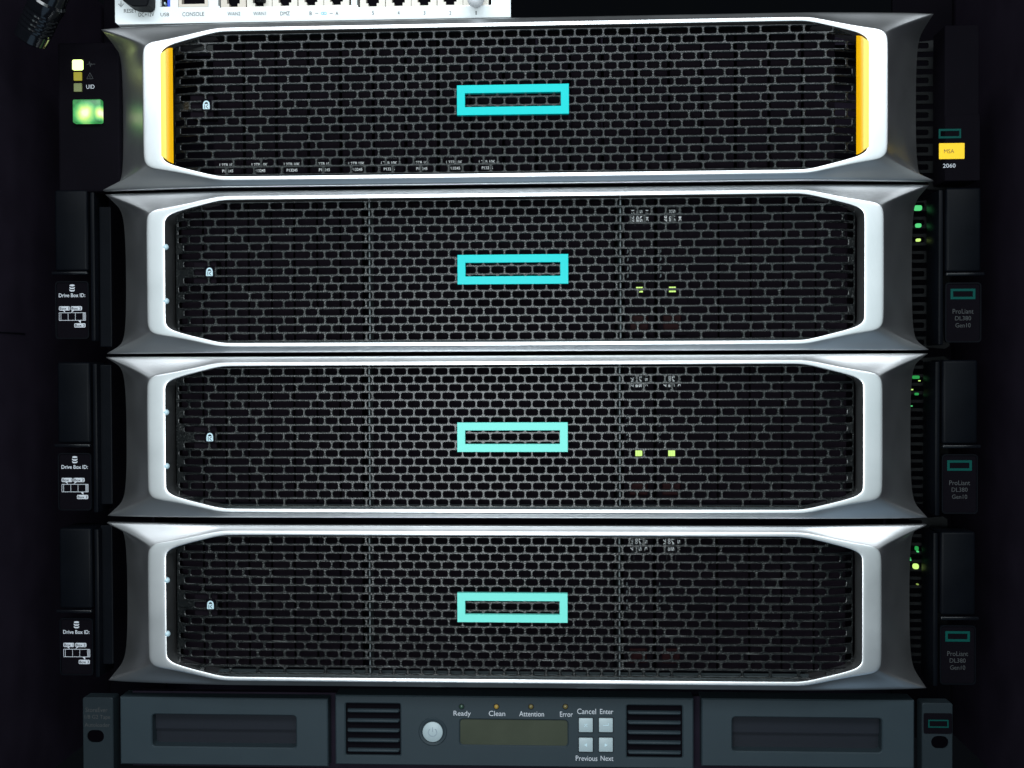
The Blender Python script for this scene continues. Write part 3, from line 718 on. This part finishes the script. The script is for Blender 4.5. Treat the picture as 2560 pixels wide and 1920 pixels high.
for k, (x0_, y0_) in enumerate(((1447, 1794), (1497, 1794), (1447, 1843), (1497, 1843))):
    a, b, c, d = T(x0_, y0_, x0_ + 35, y0_ + 35); mx_, mz_ = (a + b) / 2, (c + d) / 2
    part('button_well', M['tape_dark'], pc, lambda bm: add_prism(bm, rrect(a - 2, b + 2, c - 2.5, d + 1.5, 3, 3), -.8, 0.5))
    bt = part('button', M['button'], pc, lambda bm: add_box(bm, a, b, -6, -.3, c, d, 2, 2), smooth=40)
    def sy(bm):
        y0, y1 = -6.8, -6.0
        if k == 0: add_bar(bm, (mx_ - 4, mz_ - 4), (mx_ + 4, mz_ + 4), 1.2, y0, y1); add_bar(bm, (mx_ - 4, mz_ + 4), (mx_ + 4, mz_ - 4), 1.2, y0 - .2, y0)
        elif k == 1: add_bar(bm, (mx_ - 7, mz_), (mx_ + 7, mz_), 1.2, y0, y1); add_bar(bm, (mx_ + 7, mz_ + .7), (mx_ + 7, mz_ + 6), 1.2, y0, y1)
        else:
            s = -1 if k == 2 else 1
            P = [(mx_ - s * 3, mz_ - 4.5), (mx_ + s * 4.5, mz_), (mx_ - s * 3, mz_ + 4.5)]
            add_prism(bm, P, y0, y1)
    part('button_symbol', M['white_bump'], bt, sy)
# ears of the tape unit
def t_ear(px0, px1, py0, hole):
    a, b, c, d = T(px0, py0, px1, 1935); ha, hb_, hc, hd = T(*hole)
    def f(bm):
        inn = rrect(ha, hb_, hc, hd, (hd - hc) * .48, 5); n = len(inn)
        outer = rrect(a, b, c, d, 6, 5)
        L = [[bm.verts.new((x, y, z)) for x, z in lp] for lp, y in ((outer, 40), (outer, 2), (rrect(a + 2, b - 2, c + 2, d - 2, 5, 5), 0), (inn, 0), (inn, 12))]
        for A, B in zip(L, L[1:]):
            for i in range(n): bm.faces.new((A[i], A[(i + 1) % n], B[(i + 1) % n], B[i]))
        bm.faces.new(L[-1])
    return f
def t_hole(parent, hole):
    ha, hb_, hc, hd = T(*hole)
    part('screw_hole', M['hole'], parent, lambda bm: add_prism(bm, rrect(ha + .5, hb_ - .5, hc + .5, hd - .5, (hd - hc) * .46, 5), 2.5, 11.5))  # black disc set into the hole; its shade is put into the colour
te = part('mounting_ear', M['ear_grey'], tu, t_ear(207, 283, 1744, (218, 1825, 260, 1856)), smooth=30)
t_hole(te, (218, 1825, 260, 1856))
for s_, x0_, x1_, y0_, y1_ in (('StoreEver', 214, 269, 1769, 1780), ('1/8 G2 Tape', 212, 276, 1787, 1800), ('Autoloader', 212, 275, 1807, 1817)):
    a, b, c, d = T(x0_, y0_, x1_, y1_); text(s_, M['tape_print'] if 'tape_print' in M else M['grey_print'], te, a, b, c, d, -.7)
te = part('mounting_ear', M['ear_grey'], tu, t_ear(2305, 2382, 1758, (2328, 1840, 2371, 1871)), smooth=30)
t_hole(te, (2328, 1840, 2371, 1871))
a, b, c, d = T(2309, 1783, 2380, 1834)
bp_ = part('badge_plate', M['matt_black'], te, lambda bm: add_prism(bm, rrect(a, b, c, d, 4, 3), -1.5, 1))
a, b, c, d = T(2320, 1799, 2371, 1819)
part('emblem', M['teal_print'], bp_, emblem_bm((b - a) / 2, (d - c) / 2, (b - a) / 2 - 3.4, (d - c) / 2 - 3.4, -2.4, -1.5), loc=Vector(((a + b) / 2, 0, (c + d) / 2)) * K)

# ------------------------------------------------------------------ white network appliance on top
AY = 34.0
AO = at(782, 53, AY)
na = thing('network_appliance', 'white network appliance with labelled ports, standing on top of the yellow-striped unit', 'router', AO)
def A_(px0, py0, px1, py1, Y=AY): return span(px0, py0, px1, py1, Y, AO)
a, b, c, d = A_(287, -130, 1276.5, 52)
# front face built as strips round two port banks, the console port and the usb port
zb_bank = A_(700, -60, 700, 18)[2]; zt_bank = A_(700, -62, 700, 18)[3]
bank1 = A_(545, -62, 881, 18); bank2 = A_(892, -62, 1231, 17)
cons = A_(445, -50, 521, 17.5); usb = A_(400, -60, 425.5, 17)
def case(bm):
    def q(x0, x1, z0, z1): grid2(bm, x0, x1, z0, z1)
    ops = [usb, cons, bank1, bank2]; x = a
    for o in ops:
        q(x, o[0], c + 6, d); q(o[0], o[1], c + 6, o[2]); q(o[0], o[1], o[3], d)
        P = [(o[0], o[2]), (o[1], o[2]), (o[1], o[3]), (o[0], o[3])]
        for i in range(4):
            p, r = P[i], P[(i + 1) % 4]
            bm.faces.new([bm.verts.new(t) for t in ((p[0], 0, p[1]), (r[0], 0, r[1]), (r[0], 26, r[1]), (p[0], 26, p[1]))])
        x = o[1]
    q(x, b, c + 6, d)
    # lower strip with the folded corner, and the returning sides
    q(a + 8, b, c, c + 6)
    bm.faces.new([bm.verts.new(t) for t in ((a, 0, c + 6), (a + 8, 0, c + 6), (a + 8, 0, c), (a + 5, 0, c + 1.5))])
    for P in (((a, 0, c + 6), (a, 0, d), (a, 900, d), (a, 900, c + 6)), ((b, 0, c), (b, 0, d), (b - 60, 900, d), (b - 60, 900, c)),
              ((a, 0, d), (b, 0, d), (b - 60, 900, d), (a, 900, d)), ((a + 5, 0, c), (b, 0, c), (b - 60, 900, c), (a + 5, 900, c))):
        bm.faces.new([bm.verts.new(t) for t in P])
def grid2(bm, x0, x1, z0, z1):
    if x1 - x0 < .01: return
    bm.faces.new([bm.verts.new((x, 0, z)) for x, z in ((x0, z0), (x1, z0), (x1, z1), (x0, z1))])
cs = merge_part('casing', M['white_paint'], na, case)
def port(xc, zb, w_, h_, mname, bank):
    """jack socket: cream block with a keyed dark opening, the key towards the bottom"""
    p = part('ethernet_port', M[mname], na, lambda bm: (
        add_box(bm, -w_ / 2, -16.5, 1.5, 24, 2, h_), add_box(bm, 16.5, w_ / 2, 1.5, 24, 2, h_),
        add_box(bm, -16.5, -10.8, 1.5, 24, 2, 12), add_box(bm, 10.8, 16.5, 1.5, 24, 2, 12), add_box(bm, -16.5, 16.5, 20, 24, 4, h_), add_box(bm, -10.8, 10.8, 1.5, 24, 2, 4)),
        key=('port', mname), loc=Vector((xc, 0, zb)) * K)
    part('port_opening', M['matt_black'], p, lambda bm: add_box(bm, -16.4, 16.4, 17, 19.5, 4, h_), key='portopen')
    return p
for bank, (zb0, cs_) in ((bank1, (bank1[2], (583, 648, 712, 777, 841))), (bank2, (bank2[2], (931, 995.7, 1060, 1125, 1189.5)))):
    for px in cs_:
        xc = A_(px - 1, 0, px + 1, 2)[0] + 1
        port(xc, zb0, 64, bank[3] - bank[2], 'cream' if px > 600 else 'beige', bank)
    part('bank_rim', M['steel'], na, lambda bm: (add_box(bm, bank[0], bank[1], .4, 3, bank[2], bank[2] + 1.6), add_box(bm, bank[0], bank[0] + 3, .8, 3, bank[2] + 1.6, bank[2] + 7), add_box(bm, bank[1] - 2.4, bank[1], .8, 3, bank[2] + 1.6, bank[2] + 16)))
cp = part('console_port', M['beige'], na, lambda bm: (add_box(bm, cons[0] + 1, cons[1] - 1, 1.0, 24, cons[2] + 1, cons[2] + 8), add_box(bm, cons[0] + 1, cons[0] + 9, 1.0, 24, cons[2] + 8, cons[3]), add_box(bm, cons[1] - 10, cons[1] - 1, 1.0, 24, cons[2] + 8, cons[3])))
part('port_opening', M['matt_black'], cp, lambda bm: add_box(bm, cons[0] + 9, cons[1] - 10, 18, 22, cons[2] + 8, cons[3]))
up_ = part('usb_port', M['steel'], na, lambda bm: (add_box(bm, usb[0] + .5, usb[0] + 3, .8, 24, usb[2] + 1, usb[3]), add_box(bm, usb[0] + 3, usb[1], 20, 24, usb[2], usb[3])))
part('usb_tongue', M['blue'], up_, lambda bm: add_box(bm, usb[1] - 9, usb[1] - 1, 3, 20, usb[2] + 1, usb[3], 1))
part('usb_contact', M['white_bump'], up_, lambda bm: add_box(bm, usb[0] + 8, usb[0] + 12, 5, 20, usb[2] + 8, usb[2] + 14, 1))
part('usb_cavity', M['matt_black'], up_, lambda bm: add_box(bm, usb[0] + 3, usb[1] - 1, 16, 19.5, usb[2] + 1, usb[3]))
for s_, x0_, x1_, y0_, y1_ in (('RESET', 310, 342, 22.5, 32), ('DC+12V', 346.5, 385.5, 31.5, 41.5), ('USB', 401.5, 423, 32, 41), ('CONSOLE', 456, 510.5, 30.5, 40.5), ('WAN2', 569, 601, 30, 39), ('WAN1', 633, 665, 29.5, 38.5),
                               ('DMZ', 701, 724.5, 29, 38.5), ('B', 774, 780, 29, 38), ('A', 839, 846, 29, 38), ('5', 930.5, 935, 27.5, 37), ('4', 994, 999, 27.5, 37), ('3', 1059, 1063.5, 27.5, 37), ('2', 1123.5, 1128, 27.5, 37), ('1', 1189, 1191.5, 27.5, 37)):
    a_, b_, c_, d_ = A_(x0_, y0_, x1_, y1_); text(s_, M['dark_print'], na, a_, b_, c_, d_, -.7)
def dash(bm):
    for x0_, x1_ in ((788, 796), (824, 832)):
        a_, b_, c_, d_ = A_(x0_, 33, x1_, 34); add_box(bm, a_, b_, -.8, -.2, c_, d_)
part('dash', M['grey_print'], na, dash)
def lnk(bm):
    for px in (806.5, 813):
        a_, b_, c_, d_ = A_(px - 4, 30, px + 4, 37); add_ringplate(bm, rrect(a_, b_, c_, d_, 3, 3), rrect(a_ + 1.6, b_ - 1.6, c_ + 1.8, d_ - 1.8, 1.2, 3), -.8, -.2)
part('link_symbol', M['blue_print'], na, lnk)
def gnd(bm):
    a_, b_, c_, d_ = A_(295.5, 3, 310, 18); m_ = (a_ + b_) / 2
    add_box(bm, m_ - .5, m_ + .5, -.8, -.2, c_ + 8.2, d_); add_box(bm, a_, b_, -.8, -.2, c_ + 7, c_ + 8.2)
    add_box(bm, a_ + 3, b_ - 3, -.8, -.2, c_ + 3.6, c_ + 4.8); add_box(bm, a_ + 5.2, b_ - 5.2, -.8, -.2, c_ + .4, c_ + 1.6)
part('ground_symbol', M['dark_print'], na, gnd)
for px in (330, 1240):
    p = at(px, 53, AY + 40)
    part('foot', M['matt_black'], na, lambda bm: add_cyl(bm, (p.x - AO.x, 50, -4), (p.x - AO.x, 50, c), 18, 18, 20))
# plug in the power socket
PO = at(357, 10, 30)
pp = thing('power_plug', 'black angled power plug pushed into the white appliance above its DC+12V marking', 'plug', PO)
def plug(bm):
    P = [at(px, py, 20) - PO for px, py in ((308, -6), (318, 8), (323, 15.5), (333, 18.5), (340, 24), (346, 27.5), (376, 28), (382, 25), (384.5, 18), (385, -30), (300, -30))]
    add_prism(bm, [(v.x, v.z) for v in P][::-1], -46, 2)
    bmesh.ops.bevel(bm, geom=list(bm.edges), offset=2.5, segments=3, affect='EDGES')
part('plug_body', M['black'], pp, plug, smooth=40)
part('cable', M['black'], pp, lambda bm: add_cyl(bm, (-45, -22, 30), (-150, -60, 210), 13, 12, 20), smooth=50)
# white round plug boot hanging from port 1
WO = at(1189, -2, 0)
wb = thing('network_plug', 'round white rubber plug end sticking out of the last port marked 1', 'plug', WO)
def boot(bm):
    bmesh.ops.create_uvsphere(bm, u_segments=28, v_segments=18, radius=21)
    for v in bm.verts: v.co.y *= 1.3; v.co.z += 1
part('plug_end', M['white_rubber'], wb, boot, smooth=80)
part('cable', M['white_rubber'], wb, lambda bm: add_cyl(bm, (0, -4, 8), (10, -60, 120), 14, 13, 20), smooth=50)
# grey plug inside port WAN1
GO = at(652, -2, 30)
gp = thing('network_plug', 'small clear grey plug seated in the port marked WAN1', 'plug', GO)
part('plug_body', M['black'], gp, lambda bm: add_box(bm, -9, 12, -14, 12, -9, 40, 3), smooth=40)
part('plug_clip', M['button'], gp, lambda bm: add_prism(bm, [(-18, 10), (-8, -4), (4, -7), (0, 3), (-8, 14)], -16, -6))

# ------------------------------------------------------------------ black ribbed connector, upper left
CY = -15
c0, c1 = at(152, -12, CY), at(84, 82, CY)
cc = thing('cable_connector', 'black ribbed round cable connector catching a green glow, in the upper left corner', 'connector', c1)
def conn(bm):
    ax = (c0 - c1); ln_ = ax.length; ax.normalize(); ax = (ax + Vector((0, -.35, 0))).normalized()
    u = ax.cross(Vector((0, 1, 0))).normalized(); v = ax.cross(u); n = 40
    prof = [(0, 20), (0, 36), (4, 41), (26, 42)]
    for k in range(5): prof += [(30 + k * 12, 42.5), (32 + k * 12, 39.5), (36 + k * 12, 39.5), (38 + k * 12, 43)]
    prof += [(96, 45), (112, 46), (118, 42), (190, 40), (320, 36)]
    L = [[bm.verts.new(ax * (h - 22) + (u * math.cos(t) + v * math.sin(t)) * r_) for t in (2 * math.pi * i / n for i in range(n))] for h, r_ in prof]
    bm.faces.new(L[0])
    for A, B in zip(L, L[1:]):
        for i in range(n): bm.faces.new((A[i], A[(i + 1) % n], B[(i + 1) % n], B[i]))
part('connector_body', M['connector'], cc, conn, smooth=28)

# ------------------------------------------------------------------ rack cabinet around it all
rk = thing('rack_cabinet', 'black equipment rack whose dark posts and side walls surround the stacked units', 'rack', (0, 400, -1100))
for s in (-1, 1):
    sp = part('side_panel', M['void'], rk, lambda bm: add_box(bm, *sorted((s * 1330, s * 1345)), -520, 600, 0, 2300), key='side%d' % s)
    for px, py in (((0, 829) if s < 0 else (2560, 833)),):
        z = at(px, py, -400 + 380).z + 1100
        part('rib', M['black'], sp, lambda bm: add_cyl(bm, (s * 1328, -430, z), (s * 1328, -230, z), 1.6, 1.6, 10))
    part('rack_post', M['matt_black'], rk, lambda bm: (add_box(bm, *sorted((s * 1130, s * 1310)), 260, 275, 0, 2300, 3), add_box(bm, *sorted((s * 1300, s * 1310)), 275, 600, 0, 2300)), key='post%d' % s)
part('back_panel', M['void'], rk, lambda bm: add_box(bm, -1345, 1345, 600, 620, 0, 2300))
